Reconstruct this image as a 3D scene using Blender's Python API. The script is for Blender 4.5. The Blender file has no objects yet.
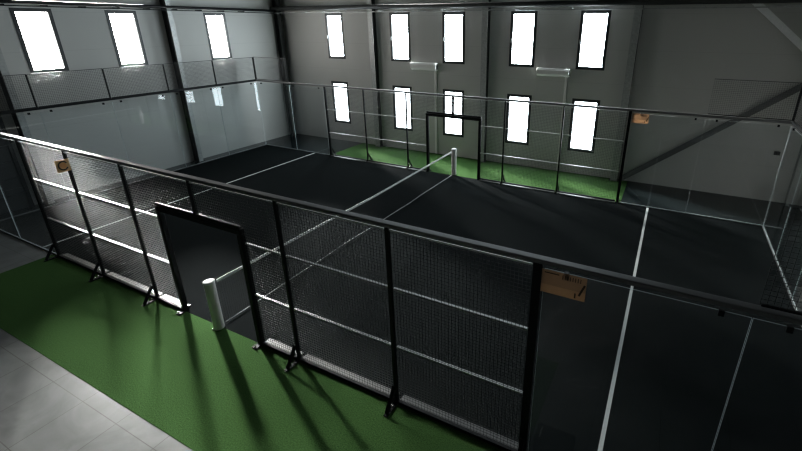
import bpy, bmesh, math, random
from mathutils import Vector, Matrix
random.seed(7)
S = bpy.context.scene
C = S.collection

# ------------------------------------------------------------------ materials
def mat(name, col=(.5, .5, .5), rough=.5, metal=0., spec=.5):
    m = bpy.data.materials.new(name); m.use_nodes = True
    b = m.node_tree.nodes['Principled BSDF']
    b.inputs['Base Color'].default_value = (*col, 1)
    b.inputs['Roughness'].default_value = rough
    b.inputs['Metallic'].default_value = metal
    b.inputs['Specular IOR Level'].default_value = spec
    return m

def nn(m, t, **kw):
    n = m.node_tree.nodes.new(t)
    for k, v in kw.items(): setattr(n, k, v)
    return n

def lk(m, a, b): m.node_tree.links.new(a, b)

def noisy(name, c1, c2, scale, rough, bump=0., bscale=None, spec=.5, detail=4., metal=0.):
    m = mat(name, c1, rough, metal, spec)
    b = m.node_tree.nodes['Principled BSDF']
    tc = nn(m, 'ShaderNodeTexCoord')
    n = nn(m, 'ShaderNodeTexNoise'); n.inputs['Scale'].default_value = scale; n.inputs['Detail'].default_value = detail
    lk(m, tc.outputs['Object'], n.inputs['Vector'])
    r = nn(m, 'ShaderNodeValToRGB')
    r.color_ramp.elements[0].position = .3; r.color_ramp.elements[1].position = .7
    r.color_ramp.elements[0].color = (*c1, 1); r.color_ramp.elements[1].color = (*c2, 1)
    lk(m, n.outputs['Fac'], r.inputs['Fac']); lk(m, r.outputs['Color'], b.inputs['Base Color'])
    if bump:
        n2 = nn(m, 'ShaderNodeTexNoise'); n2.inputs['Scale'].default_value = bscale or scale
        lk(m, tc.outputs['Object'], n2.inputs['Vector'])
        bp = nn(m, 'ShaderNodeBump'); bp.inputs['Strength'].default_value = bump; bp.inputs['Distance'].default_value = .01
        lk(m, n2.outputs['Fac'], bp.inputs['Height']); lk(m, bp.outputs['Normal'], b.inputs['Normal'])
    return m

def wall_material():
    m = mat('wall_panel', (.5, .5, .48), .55, 0, .4)
    b = m.node_tree.nodes['Principled BSDF']
    tc = nn(m, 'ShaderNodeTexCoord'); sp = nn(m, 'ShaderNodeSeparateXYZ')
    lk(m, tc.outputs['Object'], sp.inputs[0])
    def math_(op, a, bv):
        n = nn(m, 'ShaderNodeMath', operation=op)
        lk(m, a, n.inputs[0]); n.inputs[1].default_value = bv
        return n.outputs[0]
    # horizontal sandwich panel joints every 1.15 m, micro ribs every 5 cm
    f = math_('FRACT', math_('DIVIDE', sp.outputs['Z'], 1.15), 0)
    joint = math_('LESS_THAN', f, .010)
    rib = math_('SINE', math_('MULTIPLY', sp.outputs['Z'], 2 * math.pi / .05), 0)
    mix = nn(m, 'ShaderNodeMix', data_type='RGBA')
    mix.inputs['A'].default_value = (.53, .53, .505, 1); mix.inputs['B'].default_value = (.46, .46, .44, 1)
    lk(m, joint, mix.inputs['Factor']); lk(m, mix.outputs['Result'], b.inputs['Base Color'])
    bp = nn(m, 'ShaderNodeBump'); bp.inputs['Strength'].default_value = .12; bp.inputs['Distance'].default_value = .002
    lk(m, rib, bp.inputs['Height']); lk(m, bp.outputs['Normal'], b.inputs['Normal'])
    return m

def tile_material():
    m = mat('floor_tile', (.3, .3, .29), .28, 0, .5)
    b = m.node_tree.nodes['Principled BSDF']
    tc = nn(m, 'ShaderNodeTexCoord'); mp = nn(m, 'ShaderNodeMapping')
    mp.inputs['Location'].default_value = (-.57, 7.16, 0)
    lk(m, tc.outputs['Object'], mp.inputs['Vector'])
    br = nn(m, 'ShaderNodeTexBrick', offset=0., squash=1.)
    br.inputs['Scale'].default_value = 1.; br.inputs['Mortar Size'].default_value = .006
    br.inputs['Brick Width'].default_value = .885; br.inputs['Row Height'].default_value = .885
    br.inputs['Mortar Smooth'].default_value = 0
    br.inputs['Color1'].default_value = (.18, .185, .18, 1); br.inputs['Color2'].default_value = (.205, .21, .205, 1)
    br.inputs['Mortar'].default_value = (.11, .105, .10, 1)
    lk(m, mp.outputs[0], br.inputs['Vector'])
    n = nn(m, 'ShaderNodeTexNoise'); n.inputs['Scale'].default_value = 1.3; n.inputs['Detail'].default_value = 6; n.inputs['Distortion'].default_value = 1.2
    lk(m, tc.outputs['Object'], n.inputs['Vector'])
    r = nn(m, 'ShaderNodeValToRGB')
    r.color_ramp.elements[0].position = .35; r.color_ramp.elements[1].position = .65
    r.color_ramp.elements[0].color = (.72, .72, .72, 1); r.color_ramp.elements[1].color = (1.08, 1.08, 1.08, 1)
    lk(m, n.outputs['Fac'], r.inputs['Fac'])
    mx = nn(m, 'ShaderNodeMix', data_type='RGBA', blend_type='MULTIPLY'); mx.inputs['Factor'].default_value = 1
    lk(m, br.outputs['Color'], mx.inputs['A']); lk(m, r.outputs['Color'], mx.inputs['B'])
    lk(m, mx.outputs['Result'], b.inputs['Base Color'])
    return m

def glass_material(name, tint):
    m = bpy.data.materials.new(name); m.use_nodes = True
    nt = m.node_tree; nt.nodes.remove(nt.nodes['Principled BSDF'])
    out = nt.nodes['Material Output']
    tr = nn(m, 'ShaderNodeBsdfTransparent'); tr.inputs['Color'].default_value = (*tint, 1)
    gl = nn(m, 'ShaderNodeBsdfGlossy'); gl.inputs['Roughness'].default_value = 0.; gl.inputs['Color'].default_value = (1, 1, 1, 1)
    lw = nn(m, 'ShaderNodeLayerWeight'); lw.inputs['Blend'].default_value = .5
    p = nn(m, 'ShaderNodeMath', operation='POWER'); p.inputs[1].default_value = 5
    lk(m, lw.outputs['Facing'], p.inputs[0])
    q = nn(m, 'ShaderNodeMath', operation='MULTIPLY_ADD'); q.inputs[1].default_value = .962; q.inputs[2].default_value = .038
    lk(m, p.outputs[0], q.inputs[0])
    mx = nn(m, 'ShaderNodeMixShader')
    lk(m, q.outputs[0], mx.inputs[0]); lk(m, tr.outputs[0], mx.inputs[1]); lk(m, gl.outputs[0], mx.inputs[2])
    lk(m, mx.outputs[0], out.inputs['Surface'])
    return m

def pane_material(name, strength, col, through):
    """bright hazy daylight in the glazing; the low sun passes through it as well"""
    m = bpy.data.materials.new(name); m.use_nodes = True
    nt = m.node_tree; nt.nodes.remove(nt.nodes['Principled BSDF'])
    m.cycles.emission_sampling = 'FRONT'
    em = nn(m, 'ShaderNodeEmission'); em.inputs['Color'].default_value = (*col, 1); em.inputs['Strength'].default_value = strength
    tr = nn(m, 'ShaderNodeBsdfTransparent'); tr.inputs['Color'].default_value = (through, through, through, 1)
    ad = nn(m, 'ShaderNodeAddShader')
    lk(m, em.outputs[0], ad.inputs[0]); lk(m, tr.outputs[0], ad.inputs[1]); lk(m, ad.outputs[0], nt.nodes['Material Output'].inputs['Surface'])
    return m

M = dict(
    wall=wall_material(), darkwall=noisy('dark_front_wall', (.03, .031, .03), (.04, .041, .04), 2, .8, spec=.1), tile=tile_material(), pane_back=pane_material('back_daylit_pane', 34., (.82, .94, 1.), .7), pane_low=pane_material('low_daylit_pane', 11., (.84, .95, 1.), .5), pane_left=pane_material('left_daylit_pane', 20., (1., .98, .94), .93),
    glass=glass_material('court_glass', (.965, .980, .985)),
    edge=mat('glass_edge', (.68, .77, .78), .3),
    turf=noisy('black_turf', (.0045, .0065, .0068), (.010, .0125, .013), 90, 1., .5, 260, .03),
    green=noisy('green_turf', (.026, .074, .020), (.080, .168, .048), 55, 1., 1., 120, .05, 8),
    line=noisy('white_turf_line', (.55, .58, .57), (.72, .74, .73), 120, .8),
    black=mat('black_powder_coat', (.006, .007, .008), .5, 0, .15),
    wire=mat('dark_grey_wire', (.028, .029, .028), .6, 0., .4),
    rail=mat('galvanised_rail', (.55, .56, .55), .46, .8),
    toprail=mat('dark_top_rail', (.035, .037, .038), .56, 0., 1.),
    strip=mat('pale_base_strip', (.21, .21, .205), .36, 1.),
    frame=mat('black_window_frame', (.012, .016, .018), .4),
    steel=noisy('grey_painted_steel', (.045, .048, .048), (.06, .063, .062), 3, .65, spec=.25),
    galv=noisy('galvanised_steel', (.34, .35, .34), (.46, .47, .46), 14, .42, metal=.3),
    bracelit=noisy('lit_brace_tone', (.80, .82, .81), (.88, .89, .88), 14, .5),  # upper brace only: brightness of its lit face put into the colour
    channel=mat('grey_channel', (.12, .125, .125), .6, 0, .2),
    chrome=mat('bright_bolt', (.75, .74, .70), .25, .9),
    white=noisy('white_vinyl', (.72, .70, .66), (.80, .79, .76), 8, .55),
    tape=mat('white_net_tape', (.88, .89, .88), .7),
    cord=mat('black_net_cord', (.008, .009, .010), .9, 0, .05),
    hem=mat('pale_net_hem', (.50, .51, .51), .8),
    ac=mat('grey_plastic', (.85, .84, .81), .5),
    acdark=mat('dark_slot', (.05, .05, .05), .6),
    ceil=mat('ceiling_sheet', (.035, .036, .036), .8, 0, .1),
    brown=noisy('brown_board', (.42, .29, .20), (.50, .35, .25), 10, .6),
    brownlight=mat('tan_band', (.62, .42, .27), .6),
    tan=noisy('tan_sign_plate', (.60, .36, .16), (.66, .41, .19), 12, .6),
    orange=mat('orange_disc', (.70, .33, .12), .6),
    addeddoor=noisy('added_door_dark', (.055, .058, .058), (.07, .073, .073), 3, .5, spec=.3),  # tone of the added door, chosen to darken that wall bay
    ink=mat('dark_brown_ink', (.03, .02, .017), .6),
    dark=noisy('dark_smooth_floor', (.010, .015, .016), (.016, .021, .022), 2, .14, spec=.45),
    rubber=mat('black_rubber', (.004, .004, .005), .9, 0, .05),
)

M['toprail'].node_tree.nodes['Principled BSDF'].inputs['IOR'].default_value = 1.85

def thin_film(name, col):
    """thin printed film: part of the light behind it comes through"""
    m = bpy.data.materials.new(name); m.use_nodes = True
    nt = m.node_tree; nt.nodes.remove(nt.nodes['Principled BSDF'])
    n = nn(m, 'ShaderNodeTexNoise'); n.inputs['Scale'].default_value = 9
    r = nn(m, 'ShaderNodeValToRGB')
    r.color_ramp.elements[0].color = (*[c * .88 for c in col], 1); r.color_ramp.elements[1].color = (*col, 1)
    tc = nn(m, 'ShaderNodeTexCoord'); lk(m, tc.outputs['Object'], n.inputs['Vector']); lk(m, n.outputs['Fac'], r.inputs['Fac'])
    d = nn(m, 'ShaderNodeBsdfDiffuse'); t = nn(m, 'ShaderNodeBsdfTranslucent'); x = nn(m, 'ShaderNodeMixShader'); x.inputs[0].default_value = .6
    lk(m, r.outputs['Color'], d.inputs['Color']); lk(m, r.outputs['Color'], t.inputs['Color'])
    lk(m, d.outputs[0], x.inputs[1]); lk(m, t.outputs[0], x.inputs[2]); lk(m, x.outputs[0], nt.nodes['Material Output'].inputs['Surface'])
    return m
M['film'] = thin_film('brown_film', (.52, .38, .27)); M['filmtan'] = thin_film('tan_film', (.64, .46, .31))

# ------------------------------------------------------------------ mesh helpers
def bx(bm, c, s, rot=None):
    """axis box centred at c with full size s, optional rotation matrix"""
    vs = []
    for dx in (-.5, .5):
        for dy in (-.5, .5):
            for dz in (-.5, .5):
                v = Vector((dx * s[0], dy * s[1], dz * s[2]))
                if rot is not None: v = rot @ v
                vs.append(bm.verts.new(Vector(c) + v))
    for f in ((0, 1, 3, 2), (4, 6, 7, 5), (0, 4, 5, 1), (2, 3, 7, 6), (0, 2, 6, 4), (1, 5, 7, 3)):
        bm.faces.new([vs[i] for i in f])

def bar(bm, a, b, w, h=None, up=(0, 0, 1)):
    """rectangular bar from a to b"""
    a, b = Vector(a), Vector(b); h = h or w
    d = (b - a).normalized(); upv = Vector(up)
    if abs(d.dot(upv)) > .99: upv = Vector((0, 1, 0))
    s = d.cross(upv).normalized(); u = s.cross(d).normalized()
    rot = Matrix((s, d, u)).transposed()
    bx(bm, (a + b) / 2, (w, (b - a).length, h), rot)

def tube(bm, pts, r, n=10, cap=True):
    pts = [Vector(p) for p in pts]; rings = []
    for i, p in enumerate(pts):
        d = (pts[min(i + 1, len(pts) - 1)] - pts[max(i - 1, 0)]).normalized()
        ref = Vector((0, 0, 1)) if abs(d.z) < .9 else Vector((0, 1, 0))
        s = d.cross(ref).normalized(); u = s.cross(d).normalized()
        rings.append([bm.verts.new(p + (s * math.cos(2 * math.pi * k / n) + u * math.sin(2 * math.pi * k / n)) * r) for k in range(n)])
    for i in range(len(rings) - 1):
        for k in range(n):
            bm.faces.new((rings[i][k], rings[i][(k + 1) % n], rings[i + 1][(k + 1) % n], rings[i + 1][k]))
    if cap:
        bm.faces.new(rings[0][::-1]); bm.faces.new(rings[-1])

def lathe(bm, prof, n=28, c=(0, 0, 0)):
    rings = []
    for r, z in prof:
        rings.append([bm.verts.new((c[0] + r * math.cos(2 * math.pi * k / n), c[1] + r * math.sin(2 * math.pi * k / n), c[2] + z)) for k in range(n)])
    for i in range(len(rings) - 1):
        for k in range(n):
            bm.faces.new((rings[i][k], rings[i][(k + 1) % n], rings[i + 1][(k + 1) % n], rings[i + 1][k]))
    bm.faces.new(rings[0][::-1]); bm.faces.new(rings[-1])

def prism(bm, poly, axis_map, t0, t1):
    """extrude a 2D polygon; axis_map(u, v, t) -> xyz"""
    a = [bm.verts.new(axis_map(u, v, t0)) for u, v in poly]
    b = [bm.verts.new(axis_map(u, v, t1)) for u, v in poly]
    n = len(poly)
    bm.faces.new(a); bm.faces.new(b[::-1])
    for i in range(n): bm.faces.new((a[i], b[i], b[(i + 1) % n], a[(i + 1) % n]))

def obj(name, bm, m, parent=None, loc=None, bevel=0, smooth=False):
    bmesh.ops.recalc_face_normals(bm, faces=bm.faces)
    me = bpy.data.meshes.new(name); bm.to_mesh(me); bm.free()
    o = bpy.data.objects.new(name, me); C.objects.link(o)
    for x in (m if isinstance(m, (list, tuple)) else [m]): me.materials.append(x)
    if parent is not None: o.parent = parent
    if loc is not None: o.location = loc
    if bevel:
        bv = o.modifiers.new('bevel', 'BEVEL'); bv.width = bevel; bv.segments = 2; bv.limit_method = 'ANGLE'; bv.angle_limit = .7
    if smooth:
        for p in me.polygons: p.use_smooth = len(p.vertices) == 4
    return o

def tag(o, label, cat, group=None):
    o['label'] = label; o['category'] = cat
    if group: o['group'] = group
    return o

def thing(name, label, cat, loc=(0, 0, 0), rotz=0., group=None):
    o = bpy.data.objects.new(name, None); C.objects.link(o)
    o.empty_display_size = .2
    o.location = loc; o.rotation_euler = (0, 0, rotz)
    return tag(o, label, cat, group)

def struct(name, bm, m, parent=None, **kw):
    o = obj(name, bm, m, parent, **kw)
    if parent is None: o['kind'] = 'structure'
    return o

def dup(root, loc, label, rotz=None, group=None):
    r = root.copy(); C.objects.link(r); r.location = loc; r['label'] = label
    if rotz is not None: r.rotation_euler = (0, 0, rotz)
    if group: r['group'] = group
    for ch in list(root.children):
        c = ch.copy(); C.objects.link(c); c.parent = r
        for g in list(ch.children):
            d = g.copy(); C.objects.link(d); d.parent = c
    return r

def B(): return bmesh.new()
PI = math.pi

# ------------------------------------------------------------------ the hall
XL, XR, YB, YF, ZC = -10.6, 11.25, 7.4, -12.5, 8.6
FZ = -.006                                   # top of the tiles; turf lies on them with its top at 0
WT = .16                                     # wall thickness

def wall_mesh(u0, u1, z0, z1, holes, place):
    """wall slab with rectangular holes; place(u, z, t) -> xyz with t in 0..WT going outwards"""
    us = sorted({u0, u1, *[h[0] for h in holes], *[h[1] for h in holes]})
    zs = sorted({z0, z1, *[h[2] for h in holes], *[h[3] for h in holes]})
    bm = B(); V = {}
    def v(i, j, k):
        if (i, j, k) not in V: V[i, j, k] = bm.verts.new(place(us[i], zs[j], k * WT))
        return V[i, j, k]
    def solid(i, j):
        if i < 0 or j < 0 or i >= len(us) - 1 or j >= len(zs) - 1: return False
        uc, zc = (us[i] + us[i + 1]) / 2, (zs[j] + zs[j + 1]) / 2
        return not any(h[0] < uc < h[1] and h[2] < zc < h[3] for h in holes)
    for i in range(len(us) - 1):
        for j in range(len(zs) - 1):
            if not solid(i, j): continue
            for k in (0, 1): bm.faces.new((v(i, j, k), v(i + 1, j, k), v(i + 1, j + 1, k), v(i, j + 1, k)))
            if not solid(i - 1, j): bm.faces.new((v(i, j, 0), v(i, j + 1, 0), v(i, j + 1, 1), v(i, j, 1)))
            if not solid(i + 1, j): bm.faces.new((v(i + 1, j, 0), v(i + 1, j + 1, 0), v(i + 1, j + 1, 1), v(i + 1, j, 1)))
            if not solid(i, j - 1): bm.faces.new((v(i, j, 0), v(i + 1, j, 0), v(i + 1, j, 1), v(i, j, 1)))
            if not solid(i, j + 1): bm.faces.new((v(i, j + 1, 0), v(i + 1, j + 1, 0), v(i + 1, j + 1, 1), v(i, j + 1, 1)))
    return bm

WIN_BACK = [-7.23, -3.71, -1.17, 1.71, 4.26]
WIN_LEFT = [-2.17, .32, 3.92]
WW, UP, LO = 1.0, (3.91, 5.88), (.88, 2.87)
hb = [(x - WW / 2, x + WW / 2, *z) for x in WIN_BACK for z in (UP, LO)]
hl = [(y - WW / 2, y + WW / 2, 3.97, 5.84) for y in WIN_LEFT]
struct('wall_back', wall_mesh(XL, XR, FZ, ZC, hb, lambda u, z, t: (u, YB + t, z)), M['wall'])
struct('wall_left', wall_mesh(YF, YB, FZ, ZC, hl, lambda u, z, t: (XL - t, u, z)), M['wall'])
struct('wall_right', wall_mesh(YF, YB, FZ, ZC, [], lambda u, z, t: (XR + t, u, z)), M['wall'])
struct('wall_front', wall_mesh(XL, XR, FZ, ZC, [], lambda u, z, t: (u, YF - t, z)), M['darkwall'])
bm = B(); bx(bm, ((XL + XR) / 2, (YB + YF) / 2, FZ - .1), (XR - XL + .4, YB - YF + .4, .2)); struct('floor', bm, M['tile'])
bm = B(); bx(bm, ((XL + XR) / 2, (YB + YF) / 2, ZC + .1), (XR - XL + .4, YB - YF + .4, .2)); struct('ceiling', bm, M['ceil'])

wn = 0
def window(cx, cy, z0, z1, rotz, handle_side, pane='pane_back'):
    """local x along wall, local -y into the room"""
    global wn; wn += 1
    r = bpy.data.objects.new('window_%d' % wn, None); C.objects.link(r); r['kind'] = 'structure'
    r.location = (cx, cy, z0); r.rotation_euler = (0, 0, rotz)
    h, w, f = z1 - z0, WW, .105
    bm = B()
    bx(bm, (-w / 2 + f / 2, .05, h / 2), (f, .12, h)); bx(bm, (w / 2 - f / 2, .05, h / 2), (f, .12, h))
    bx(bm, (0, .05, f / 2), (w - 2 * f, .12, f)); bx(bm, (0, .05, h - f / 2), (w - 2 * f, .12, f))
    obj('window_frame', bm, M['frame'], r)
    bm = B(); bx(bm, (0, .06, h / 2), (w - 2 * f + .01, .02, h - 2 * f + .01))
    bm.faces.ensure_lookup_table()
    for q in bm.faces: q.material_index = 0 if max(v.co.y for v in q.verts) < .06 else 1
    obj('pane', bm, [M[pane], M['glass']], r)
    if handle_side:
        bm = B(); bx(bm, (handle_side * (w / 2 - f / 2), -.02, h / 2), (.025, .02, .06)); bx(bm, (handle_side * (w / 2 - f / 2), -.04, h / 2 - .05), (.022, .02, .14))
        obj('window_handle', bm, M['galv'], r)
    return r
for x in WIN_BACK:
    window(x, YB, *UP, 0, -1); window(x, YB, *LO, 0, 0, 'pane_low')
for y in WIN_LEFT:
    window(XL, y, 3.97, 5.84, PI / 2, 0, 'pane_left')


# ------------------------------------------------------------------ steel frame of the hall
def column(x, y, rot, label, light=False, w=.24, d=.26):
    t = thing('steel_column', label, 'column', (x, y, FZ), rot, 'steel columns along the hall walls')
    H = ZC - FZ; tf = .016
    bm = B()
    bx(bm, (0, -d / 2 + tf / 2, H / 2), (w, tf, H)); obj('front_flange', bm, M['galv' if light else 'steel'], t)  # pale flange over dark web: lit face and shaded recess put into colour
    bm = B()
    bx(bm, (0, d / 2 - tf / 2, H / 2), (w, tf, H)); bx(bm, (0, 0, H / 2), (.012, d - 2 * tf, H))
    obj('web', bm, M['steel'], t)
    bm = B(); bx(bm, (0, 0, .01), (w + .12, d, .02)); obj('base_plate', bm, M['steel'], t)
    return t
cy = YB - .14
column(-5.03, cy, 0, 'steel column on back wall, first one right of the far corner', True)
column(.27, cy, 0, 'steel column on back wall behind the far court doorway', True)
column(5.62, cy, 0, 'steel column on back wall right of the five window pairs', True)
column(11.0, cy, 0, 'steel column at far right end of the back wall', True)
column(-10.38, YB - .30, PI / 2, 'dark steel column standing in the far corner of the hall')
column(XL + .175, 1.83, PI / 2, 'dark steel column on left wall between the second and third window', True, .17, .34)
column(XL + .175, -3.36, PI / 2, 'steel column on left wall, nearest the camera, seen through glass', True, .17, .34)

def brace(a, b, label, m):
    bm = B(); bar(bm, a, b, .06, .18)
    o = obj('diagonal_brace', bm, M[m]); tag(o, label, 'brace', 'diagonal braces on the back wall')
yb = YB - .17
brace((5.85, yb, .10), (10.82, yb, 4.02), 'diagonal steel brace rising to the right behind the far glass', 'channel')  # same steel as the upper brace, its dimness put into the colour
brace((10.82, yb, 4.30), (6.05, yb, 8.40), 'diagonal steel brace in the upper right corner of the back wall', 'bracelit')  # same steel as the lower brace, painted paler to look lit

d = bpy.data.objects.new('added_dark_door_1', None); C.objects.link(d); d['kind'] = 'structure'; d.location = (XL, -5.95, FZ)  # added dark door, stands in for a darker area of the wall
bm = B()
for k in range(6): bx(bm, (.02, 0, .255 + k * .5), (.04, 4.3, .49))
obj('added_door_leaf', bm, M['addeddoor'], d)
bm = B(); bx(bm, (.035, -2.2, 1.53), (.07, .10, 3.06)); bx(bm, (.035, 2.2, 1.53), (.07, .10, 3.06)); bx(bm, (.035, 0, 3.06), (.07, 4.5, .10)); obj('door_frame', bm, M['frame'], d)  # frame of the added door
bm = B(); tube(bm, [(XL + .02, YB - .45, 6.09), (XR - .02, YB - .45, 6.09)], .09, 16)
tag(obj('horizontal_pipe', bm, M['steel'], smooth=True), 'thick dark pipe running along the top of the back wall', 'pipe')
bm = B(); tube(bm, [(XL + .40, YF + .02, 5.99), (XL + .40, YB - .62, 5.99)], .05, 14)
tag(obj('horizontal_pipe', bm, M['black'], smooth=True), 'dark pipe running along the top of the left wall', 'pipe')
bm = B(); bx(bm, ((XL + XR) / 2, YB - .42, 5.90), (XR - XL - .06, .05, .035))
for i in range(21): bx(bm, (XL + 1.1 + i, YB - .222, 5.93), (.03, .436, .03))
tag(obj('cable_tray', bm, M['galv']), 'thin metal cable tray below the pipe on the back wall', 'cable tray')
bm = B(); bx(bm, (XL + .38, (YB + YF) / 2 - .3, 5.885), (.05, YB - YF - .7, .03))
for i in range(18): bx(bm, (XL + .203, YF + .6 + i, 5.915), (.4, .03, .03))
tag(obj('cable_tray', bm, M['black']), 'thin dark cable tray below the pipe on the left wall', 'cable tray')

def air_con(x0, x1, z0, z1, label):
    t = thing('air_conditioner', label, 'air conditioner', ((x0 + x1) / 2, YB, z0), 0, 'air conditioners on the back wall')
    w, h = x1 - x0, z1 - z0
    bm = B()
    prism(bm, [(0, h), (-.20, h), (-.235, h * .75), (-.235, h * .28), (-.13, 0), (0, 0)], lambda u, v, s: (s, u, v), -w / 2, w / 2)
    obj('body', bm, M['ac'], t, bevel=.012)
    bm = B(); bx(bm, (0, -.15, .035), (w - .16, .10, .012), Matrix.Rotation(math.radians(-38), 3, 'X')); obj('louver', bm, M['acdark'], t)
    bm = B(); bx(bm, (w / 2 + .004, -.11, h / 2), (.01, .16, h * .7)); obj('side_vent', bm, M['acdark'], t)
    bm = B(); bx(bm, (w / 2 - .11, -.03, -z0 / 2 + .004), (.09, .055, z0 - .008)); obj('pipe_cover', bm, M['ac'], t)
air_con(-3.11, -1.89, 3.60, 3.92, 'wall air conditioner between the second and third upper windows')
air_con(2.38, 3.58, 3.63, 3.92, 'wall air conditioner between the fourth and fifth upper windows')
bm = B(); bx(bm, (10.33, YB - .03, 1.62), (.16, .06, .12)); bx(bm, (10.33, YB - .065, 1.62), (.07, .01, .07))
tag(obj('junction_box', bm, M['acdark'], bevel=.006), 'small dark junction box on back wall at far right', 'box')

# ------------------------------------------------------------------ ground
def slab(x0, x1, y0, y1, z0, z1):
    bm = B(); bx(bm, ((x0 + x1) / 2, (y0 + y1) / 2, (z0 + z1) / 2), (x1 - x0, y1 - y0, z1 - z0)); return bm
tag(obj('rubber_floor', slab(6.1, XR - .01, 5.02, YB - .02, FZ, 0), M['dark']), 'dark floor sheet behind the far right glass', 'floor sheet')
tag(obj('rubber_floor', slab(XL + .01, -6.1, 5.02, YB - .02, FZ, 0), M['dark']), 'dark floor sheet in the far left corner of the hall', 'floor sheet')
tag(obj('rubber_floor', slab(XL + .01, -10.02, -5.02, 5.02, FZ, 0), M['dark']), 'narrow dark floor sheet behind the left glass end wall', 'floor sheet')
tag(obj('rubber_floor', slab(10.02, XR - .01, -5.02, 5.02, FZ, 0), M['dark']), 'narrow dark floor sheet behind the right glass end wall', 'floor sheet')
t = thing('court_carpet', 'black artificial turf of the court with white service lines', 'carpet', (0, 0, 0))
obj('turf', slab(-10.02, 10.02, -5.02, 5.02, FZ, 0), M['turf'], t)
for s in (-1, 1):
    obj('service_line', slab(s * 6.93 - .03, s * 6.93 + .03, -4.96, 4.96, 0, .002), M['line'], t)
tag(obj('turf_strip', slab(-6.25, 6.03, -6.93, -5.02, FZ, 0), M['green']), 'wide green turf strip in front of the near fence', 'carpet')
tag(obj('turf_strip', slab(-6.1, 6.1, 5.02, YB - .02, FZ, 0), M['green']), 'green turf strip between far fence and back wall', 'carpet')

# ------------------------------------------------------------------ fence
PITCH, WIRE = .05, .0042
DW, DH = 1.08, 2.26
def wires(x0, x1, z0, z1, cut=None, pitch=PITCH):
    """welded mesh; cut = (x0, x1, ztop): no wire in that rectangle"""
    bm = B()
    n = max(1, round((x1 - x0) / pitch))
    for i in range(n + 1):
        x = x0 + (x1 - x0) * i / n
        a = z0
        if cut and cut[0] - 1e-6 <= x <= cut[1] + 1e-6: a = cut[2]
        bx(bm, (x, .0021, (a + z1) / 2), (WIRE, WIRE, z1 - a))
    n = round((z1 - z0) / pitch)
    for i in range(n + 1):
        z = z0 + (z1 - z0) * i / n
        a, b = x0, x1
        if cut and z < cut[2]:
            if cut[0] <= x0 + 1e-6: a = cut[1]
            else: b = cut[0]
        bx(bm, ((a + b) / 2, -.0021, z), (b - a, WIRE, WIRE))
    return bm

def fence_bay(label, y, x0, x1, rot, zb=0., name='mesh_fence', m0=.042, m1=.042):
    """mesh bay between two posts; local +y points outside the court; m0, m1 clear the posts at x0, x1"""
    xa, xb = x0 + m0, x1 - m1
    t = thing(name, label, 'fence', ((xa + xb) / 2, y, zb), rot, 'mesh fences of the court' if zb == 0 else 'mesh fences above the doorways')
    a, b = -(xb - xa) / 2, (xb - xa) / 2
    obj('wire_mesh', wires(a, b, .03, 2.945 - zb), M['wire'], t)
    if zb == 0:
        for z in (1.045, 2.04):
            bm = B(); bx(bm, ((a + b) / 2, -.026, z), (b - a, .04, .03)); obj('rail', bm, M['rail'], t)
        bm = B(); bx(bm, ((a + b) / 2, -.085, .018), (b - a, .11, .028)); obj('base_strip', bm, M['strip'], t)
    bm = B(); bx(bm, ((a + b) / 2, .012, 2.945 - zb), (b - a, .016, .022)); obj('top_bar', bm, M['rail'], t)
    bm = B(); bx(bm, ((a + b) / 2, .015, .03), (b - a, .05, .055)); obj('bottom_bar', bm, M['black'], t)
    return t

NEAR = {-6: 'outermost mesh fence panel on the near left, beside the glass', -4: 'near mesh fence panel, second from its left end',
        -2: 'near mesh fence panel just left of the doorway', 0: 'near mesh fence panel just right of the doorway',
        2: 'near mesh fence panel, second from its right end', 4: 'near mesh fence panel beside the brown board on glass'}
FAR = {-6: 'far mesh fence panel in front of the leftmost lower window', -4: 'far mesh fence panel in front of the second lower window',
       -2: 'far mesh fence panel just left of the far doorway', 0: 'far mesh fence panel just right of the far doorway',
       2: 'far mesh fence panel in front of the fourth lower window', 4: 'far mesh fence panel in front of the fifth lower window'}
for x in range(-6, 6, 2):
    for d, y, rot in ((NEAR, -5, PI), (FAR, 5, 0)):
        m0 = .065 if x == -6 else .042; m1 = .065 if x == 4 else .042
        if x == -2: fence_bay(d[x], y, x, -DW, rot, m1=.055)
        elif x == 0: fence_bay(d[x], y, DW, 2, rot, m0=.055)
        else: fence_bay(d[x], y, x, x + 2, rot, m0=m0, m1=m1)
for d, y, rot in (('near', -5, PI), ('far', 5, 0)):
    fence_bay('short mesh above the %s doorway, left of the short post' % d, y, -DW - .03, 0, rot, DH + .055, 'transom_mesh', 0)
    fence_bay('short mesh above the %s doorway, right of the short post' % d, y, 0, DW + .03, rot, DH + .055, 'transom_mesh', .042, 0)

def bracket(t, h=.34, out=.27):
    """triangular foot bracket outside the post (local +y), bolts as sub-parts"""
    bm = B()
    bar(bm, (0, .04, h), (0, out, .02), .055, .04)
    bx(bm, (0, out / 2 + .04, .008), (.07, out, .016))
    bx(bm, (0, .045, h - .03), (.07, .012, .09))
    o = obj('foot_bracket', bm, M['black'], t)
    for p in ((.0, .115, .032), (.0, .19, .028), (.0, .075, .17)):
        bm = B(); lathe(bm, [(.016, -.014), (.018, .004), (.010, .008), (.010, .028)], 8, p)
        obj('bolt', bm, M['chrome'], o)

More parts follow.
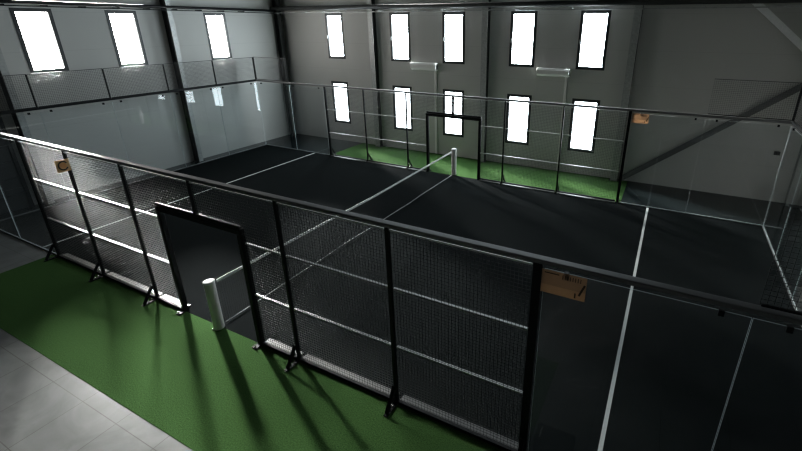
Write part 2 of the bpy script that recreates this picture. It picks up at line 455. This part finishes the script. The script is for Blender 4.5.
def post(label, x, y, rot, w=.07, z0=0., foot=True, h=2.98):
    t = thing('fence_post', label, 'post', (x, y, z0), rot, 'fence posts')
    bm = B(); bx(bm, (0, 0, (h - z0) / 2), (w, .05, h - z0)); obj('tube', bm, M['black'], t)
    if foot:
        bm = B(); bx(bm, (0, 0, .008), (w + .004, .15, .016)); obj('base_plate', bm, M['black'], t)
        bracket(t)
    return t
PN = {-6: 'thick black post where near glass meets the near mesh', -4: 'black near fence post carrying the brown square sign',
      -2: 'black near fence post just left of the doorway', 2: 'black near fence post just right of the doorway',
      4: 'black near fence post, second from the brown board', 6: 'thick black near post beside the brown board on glass'}
PF = {-6: 'black far fence post at left end of the far mesh', -4: 'black far fence post, second from the left end of the mesh',
      -2: 'black far fence post just left of the far doorway', 2: 'black far fence post just right of the far doorway',
      4: 'black far fence post in front of the rightmost window pair', 6: 'black far fence post at right end of the far mesh'}
for x in (-6, -4, -2, 2, 4, 6):
    post(PN[x], x, -5.0, PI, .10 if abs(x) == 6 else .05)
    post(PF[x], x, 5.0, 0, .08 if abs(x) == 6 else .045)
post('short black post standing on top of the near door frame', 0, -5.0, PI, .06, DH + .0501, False)
post('short black post standing on top of the far door frame', 0, 5.0, 0, .08, DH + .0501, False)

def door_frame(label, y):
    t = thing('door_frame', label, 'door frame', (0, y, 0), 0 if y > 0 else PI, 'doorway frames of the court')
    for s in (-1, 1):
        bm = B(); bx(bm, (s * DW, 0, (DH - .05) / 2), (.10, .10, DH - .05)); obj('upright', bm, M['black'], t, bevel=.015)
        bm = B(); bx(bm, (s * DW, .06, .01), (.10, .22, .02)); o = obj('base_plate', bm, M['black'], t)
        bm = B(); lathe(bm, [(.018, 0), (.018, .012), (.010, .014), (.010, .045)], 8, (s * DW, .14, .02)); obj('bolt', bm, M['chrome'], o)
    bm = B(); bx(bm, (0, 0, DH), (2 * DW + .10, .10, .10)); obj('lintel', bm, M['black'], t, bevel=.015)
    return t
door_frame('black doorway frame in the near fence around the white net post', -5.0)
door_frame('black doorway frame in the far fence around the far net post', 5.0)

# top rails, one continuous bar per side
def top_rail(a, b, label, w=.08, h=.10, m='toprail'):
    bm = B(); bar(bm, a, b, w, h)
    return tag(obj('top_rail', bm, M[m], bevel=.012), label, 'rail', 'top rails of the court')
ZR = 3.018
top_rail((-10.04, -5, ZR), (10.04, -5, ZR), 'long black top rail along the near fence, crossing the photo', .11, .055)
top_rail((-10.04, 5, ZR), (10.04, 5, ZR), 'long black top rail along the far fence', .065, .07)
top_rail((-10, -4.94, ZR), (-10, 4.96, ZR), 'black top rail of the glass end wall on the left', .06, .07, 'black')
top_rail((10, -4.94, ZR), (10, 4.96, ZR), 'black top rail of the glass end wall on the right', .06, .07, 'black')

# ------------------------------------------------------------------ glass walls
def glass_proto(label, loc, rot, w=1.99):
    t = thing('glass_panel', label, 'glass panel', loc, rot, 'glass panels of the court')
    h = 2.925
    # the sheet: two large clear faces, the four narrow edges in edge glass
    bm = B(); bx(bm, (0, 0, .02 + h / 2 - .005), (w, .012, h - .03))
    bm.faces.ensure_lookup_table()
    for f in bm.faces: f.material_index = 0 if max(v.co.y for v in f.verts) - min(v.co.y for v in f.verts) < .001 else 1
    obj('pane', bm, [M['glass'], M['edge']], t)
    bm = B(); bx(bm, (0, 0, .016), (w, .045, .024)); obj('floor_channel', bm, M['channel'], t)
    for s in (-1, 1):
        bm = B(); bx(bm, (s * .72, 0, 2.905), (.05, .05, .06)); obj('clamp', bm, M['black'], t)
    return t
side = lambda s: 'near' if s < 0 else 'far'
g0 = None
GL = {(-9, -5): 'near side glass panel farthest left, next to the left end', (-7, -5): 'near side glass panel left of the mesh fence',
      (7, -5): 'near side glass panel carrying a brown board', (9, -5): 'near side glass panel in the bottom right corner',
      (-9, 5): 'far side glass panel in the far left court corner', (-7, 5): 'far side glass panel left of the far mesh',
      (7, 5): 'far side glass panel with small brown board', (9, 5): 'far side glass panel in the far right court corner'}
for (x, y), lb in GL.items():
    if abs(x) == 7: glass_proto(lb, (x + math.copysign(.035, x), y, 0), 0, 1.92)
    elif g0 is None: g0 = glass_proto(lb, (x, y, 0), 0)
    else: dup(g0, (x, y, 0), lb, 0)
ge = None
ORD = {4: 'farthest', 2: 'second farthest', 0: 'middle', -2: 'second nearest', -4: 'nearest'}
for s, nm in ((-1, 'left'), (1, 'right')):
    for y in (4, 2, 0, -2, -4):
        lb = '%s glass panel of the %s end wall of the court' % (ORD[y], nm)
        if ge is None: ge = glass_proto(lb, (s * 10, y * .9925, 0), PI / 2, 1.978)
        else: dup(ge, (s * 10, y * .9925, 0), lb, PI / 2)

# ------------------------------------------------------------------ mesh panels above the glass
def upper_proto(label, loc, rot):
    t = thing('upper_mesh_panel', label, 'mesh panel', loc, rot, 'mesh panels above the glass')
    obj('wire_mesh', wires(-.98, .98, .02, .96), M['wire'], t)
    bm = B(); bx(bm, (0, 0, .97), (1.98, .016, .016)); obj('top_bar', bm, M['channel'], t)
    bm = B(); bx(bm, (-.985, 0, .48), (.035, .04, .96)); obj('side_bar', bm, M['black'], t)
    bm = B(); bx(bm, (0, 0, .01), (1.94, .03, .02)); obj('bottom_bar', bm, M['black'], t)
    return t
u0 = None
UZ = 3.055
for s, nm in ((-1, 'left'), (1, 'right')):
    for y in (4, 2, 0, -2, -4):
        lb = '%s mesh panel above the glass of the %s end wall' % (ORD[y], nm)
        if u0 is None: u0 = upper_proto(lb, (s * 10, y, UZ), -PI / 2)
        else: dup(u0, (s * 10, y, UZ), lb, -PI / 2)
UL = {(-9, 5): 'mesh panel above far glass in the far left corner', (9, 5): 'mesh panel above far glass in the far right corner',
      (-9, -5): 'mesh panel above near glass at the left end', (9, -5): 'mesh panel above near glass at the right end'}
for (x, y), lb in UL.items():
    dup(u0, (x, y * 1.0, UZ + .015), lb, PI if x > 0 else 0)

# ------------------------------------------------------------------ net
def zt(y): return .975 - .06 * (1 - abs(y) / 5)
t = thing('court_net', 'black net across the court with white top tape', 'net', (0, 0, 0))
bm = B(); p = .045; n = round(9.76 / p)
for i in range(n + 1):
    y = -4.88 + 9.76 * i / n
    bx(bm, (.0, y, (.03 + zt(y)) / 2), (.0024, .0024, zt(y) - .03))
for k in range(20):
    f = k / 20; pts = [(.0, y, .03 + (zt(y) - .03) * f) for y in [-4.88 + 9.76 * i / 16 for i in range(17)]]
    for a, b in zip(pts, pts[1:]): bar(bm, a, b, .0024)
obj('netting', bm, M['cord'], t)
bm = B()
ys = [-4.90 + 9.80 * i / 24 for i in range(25)]
for a, b in zip(ys, ys[1:]): bar(bm, (0, a, zt(a) - .02), (0, b, zt(b) - .02), .012, .055)
obj('top_tape', bm, M['tape'], t)
bm = B()
hemz = lambda y: .03 + .022 * abs(math.sin(y * 1.55 + .3)) * (1 - abs(y) / 5.2)
hemx = lambda y: .03 * math.sin(y * .9 + .4) * (1 - abs(y) / 5)
ys = [-4.9 + 9.8 * i / 60 for i in range(61)]
tube(bm, [(hemx(y), y, hemz(y)) for y in ys], .009, 6)
obj('bottom_hem', bm, M['hem'], t, smooth=True)

def net_post(label, y):
    t = thing('net_post', label, 'net post', (.02, y, 0), 0 if y < 0 else PI, 'white net posts')
    bm = B(); lathe(bm, [(.090, .015), (.094, .03), (.094, .99), (.090, 1.005)], 32); obj('sleeve', bm, M['white'], t, smooth=True)
    bm = B(); lathe(bm, [(.096, 1.005), (.098, 1.012), (.098, 1.035), (.08, 1.045), (.02, 1.046)], 32); obj('cap', bm, M['tape'], t, smooth=True)
    bm = B(); bx(bm, (0, 0, .0085), (.14, .16, .013)); o = obj('base_plate', bm, M['black'], t)
    bm = B(); lathe(bm, [(.014, 0), (.014, .014), (.008, .016), (.008, .035)], 8, (-.05, -.10, .004)); obj('bolt', bm, M['chrome'], t)
    return t
net_post('white net post standing in the near doorway', -5.06)
net_post('white net post standing in the far doorway', 5.06)

# ------------------------------------------------------------------ boards and sign
def board(label, y, s):
    t = thing('brown_board', label, 'sign', (6.295, y, 2.65), 0, 'brown boards on the glass')
    # s = -1: face towards -y
    w, h = .48, .285
    bm = B(); bx(bm, (0, 0, (h + .105) / 2), (w, .006, h - .105)); obj('plate', bm, M['film'], t)
    f = -.005
    bm = B(); bx(bm, (0, 0, .0525), (w, .006, .105)); obj('tan_band', bm, M['filmtan'], t)
    bm = B()
    for i in range(8): bx(bm, (-.01 + i * .027, f, .238), (.009, .004, .05))
    bx(bm, (-.13, f, .255), (.16, .004, .012))
    bar(bm, (.225, f, .20), (.175, f, .06), .004, .022, (1, 0, 0)); bx(bm, (.135, f, .05), (.016, .004, .06))
    obj('dark_lettering', bm, M['ink'], t)
board('brown board with dark marks fixed to the near glass', -5.034, -1)
board('small brown board with dark marks fixed to the far glass', 4.966, -1)

t = thing('square_sign', 'small brown square sign with dark round letter on near fence post', 'sign', (-3.955, -5.10, 2.55))
bm = B(); bx(bm, (0, -.0, .135), (.012, .24, .25)); obj('plate', bm, M['tan'], t)
bm = B(); prism(bm, [(.058 * math.cos(2 * PI * k / 28), .135 + .062 * math.sin(2 * PI * k / 28)) for k in range(28)], lambda u, v, s: (s, u, v), .005, .009)
obj('round_disc', bm, M['orange'], t)
bm = B()
k0, k1 = 3, 31
for k in range(k0, k1):
    a0, a1 = 2 * PI * k / 34 , 2 * PI * (k + 1) / 34
    q = [(r * math.cos(a), .135 + r * 1.06 * math.sin(a)) for r, a in ((.068, a0), (.092, a0), (.092, a1), (.068, a1))]
    prism(bm, q, lambda u, v, s: (s, u, v), .005, .010)
obj('round_letter', bm, M['ink'], t)

t = thing('equipment_case', 'black case with bright latches at the foot of the near glass', 'case', (6.36, -5.26, FZ))
bm = B(); bx(bm, (0, 0, .10), (.5, .32, .20)); obj('body', bm, M['rubber'], t, bevel=.03)
bm = B(); bx(bm, (0, 0, .225), (.5, .32, .05)); obj('lid', bm, M['rubber'], t, bevel=.02)
bm = B(); tube(bm, [(-.19, -.06, .25), (-.19, -.06, .28), (-.19, .06, .28), (-.19, .06, .25)], .008, 8); obj('carry_handle', bm, M['galv'], t)
for yy in (-.10, .08):
    bm = B(); bx(bm, (-.256, yy, .21), (.012, .05, .06)); obj('latch', bm, M['chrome'], t)

# ------------------------------------------------------------------ hazy low sun outside, world, camera, view
sl = bpy.data.lights.new('hazy_sun', 'SUN'); sl.energy = 95.; sl.angle = math.radians(14); sl.color = (1, .985, .95)
so = bpy.data.objects.new('hazy_sun', sl); C.objects.link(so)
sd = Vector((2.0, -1.0, 0)).normalized() * math.cos(math.radians(20.5)) + Vector((0, 0, -math.sin(math.radians(20.5))))
so.rotation_euler = (-sd).to_track_quat('Z', 'Y').to_euler(); so.location = (-24, 9, 12)
w = bpy.data.worlds.new('world'); S.world = w; w.use_nodes = True
w.node_tree.nodes['Background'].inputs[0].default_value = (.9, .97, 1, 1)
w.node_tree.nodes['Background'].inputs[1].default_value = 1.

px = (6.99833429, -9.15339911, 5.41261691); yaw, pitch, roll = -.461612593, .369999193, .00260901217
cyw, syw, cp, spp = math.cos(yaw), math.sin(yaw), math.cos(pitch), math.sin(pitch)
f = Vector((syw * cp, cyw * cp, -spp)); r = Vector((cyw, -syw, 0)); u = r.cross(f)
cr, sr = math.cos(roll), math.sin(roll)
R, U = r * cr + u * sr, u * cr - r * sr
cam = bpy.data.cameras.new('camera'); co = bpy.data.objects.new('camera', cam); C.objects.link(co)
co.matrix_world = Matrix(((R.x, U.x, -f.x, px[0]), (R.y, U.y, -f.y, px[1]), (R.z, U.z, -f.z, px[2]), (0, 0, 0, 1)))
cam.sensor_width = 36; cam.lens = 433.293336 / 802 * 36
cam.shift_x = -(451.725 - 401) / 802; cam.shift_y = (192.5687 - 225.5) / 802
cam.clip_start = .05
S.camera = co
S.view_settings.view_transform = 'Standard'; S.view_settings.look = 'None'; S.view_settings.gamma = 1
S.view_settings.exposure = 0.; S.view_settings.use_curve_mapping = False
S.cycles.use_light_tree = False; S.cycles.use_adaptive_sampling = False; S.cycles.use_denoising = True; S.cycles.denoising_prefilter = 'ACCURATE'; S.cycles.filter_width = 1.3
S.cycles.max_bounces = 16; S.cycles.transparent_max_bounces = 40; S.cycles.diffuse_bounces = 6; S.cycles.glossy_bounces = 6
S.cycles.sample_clamp_indirect = 8
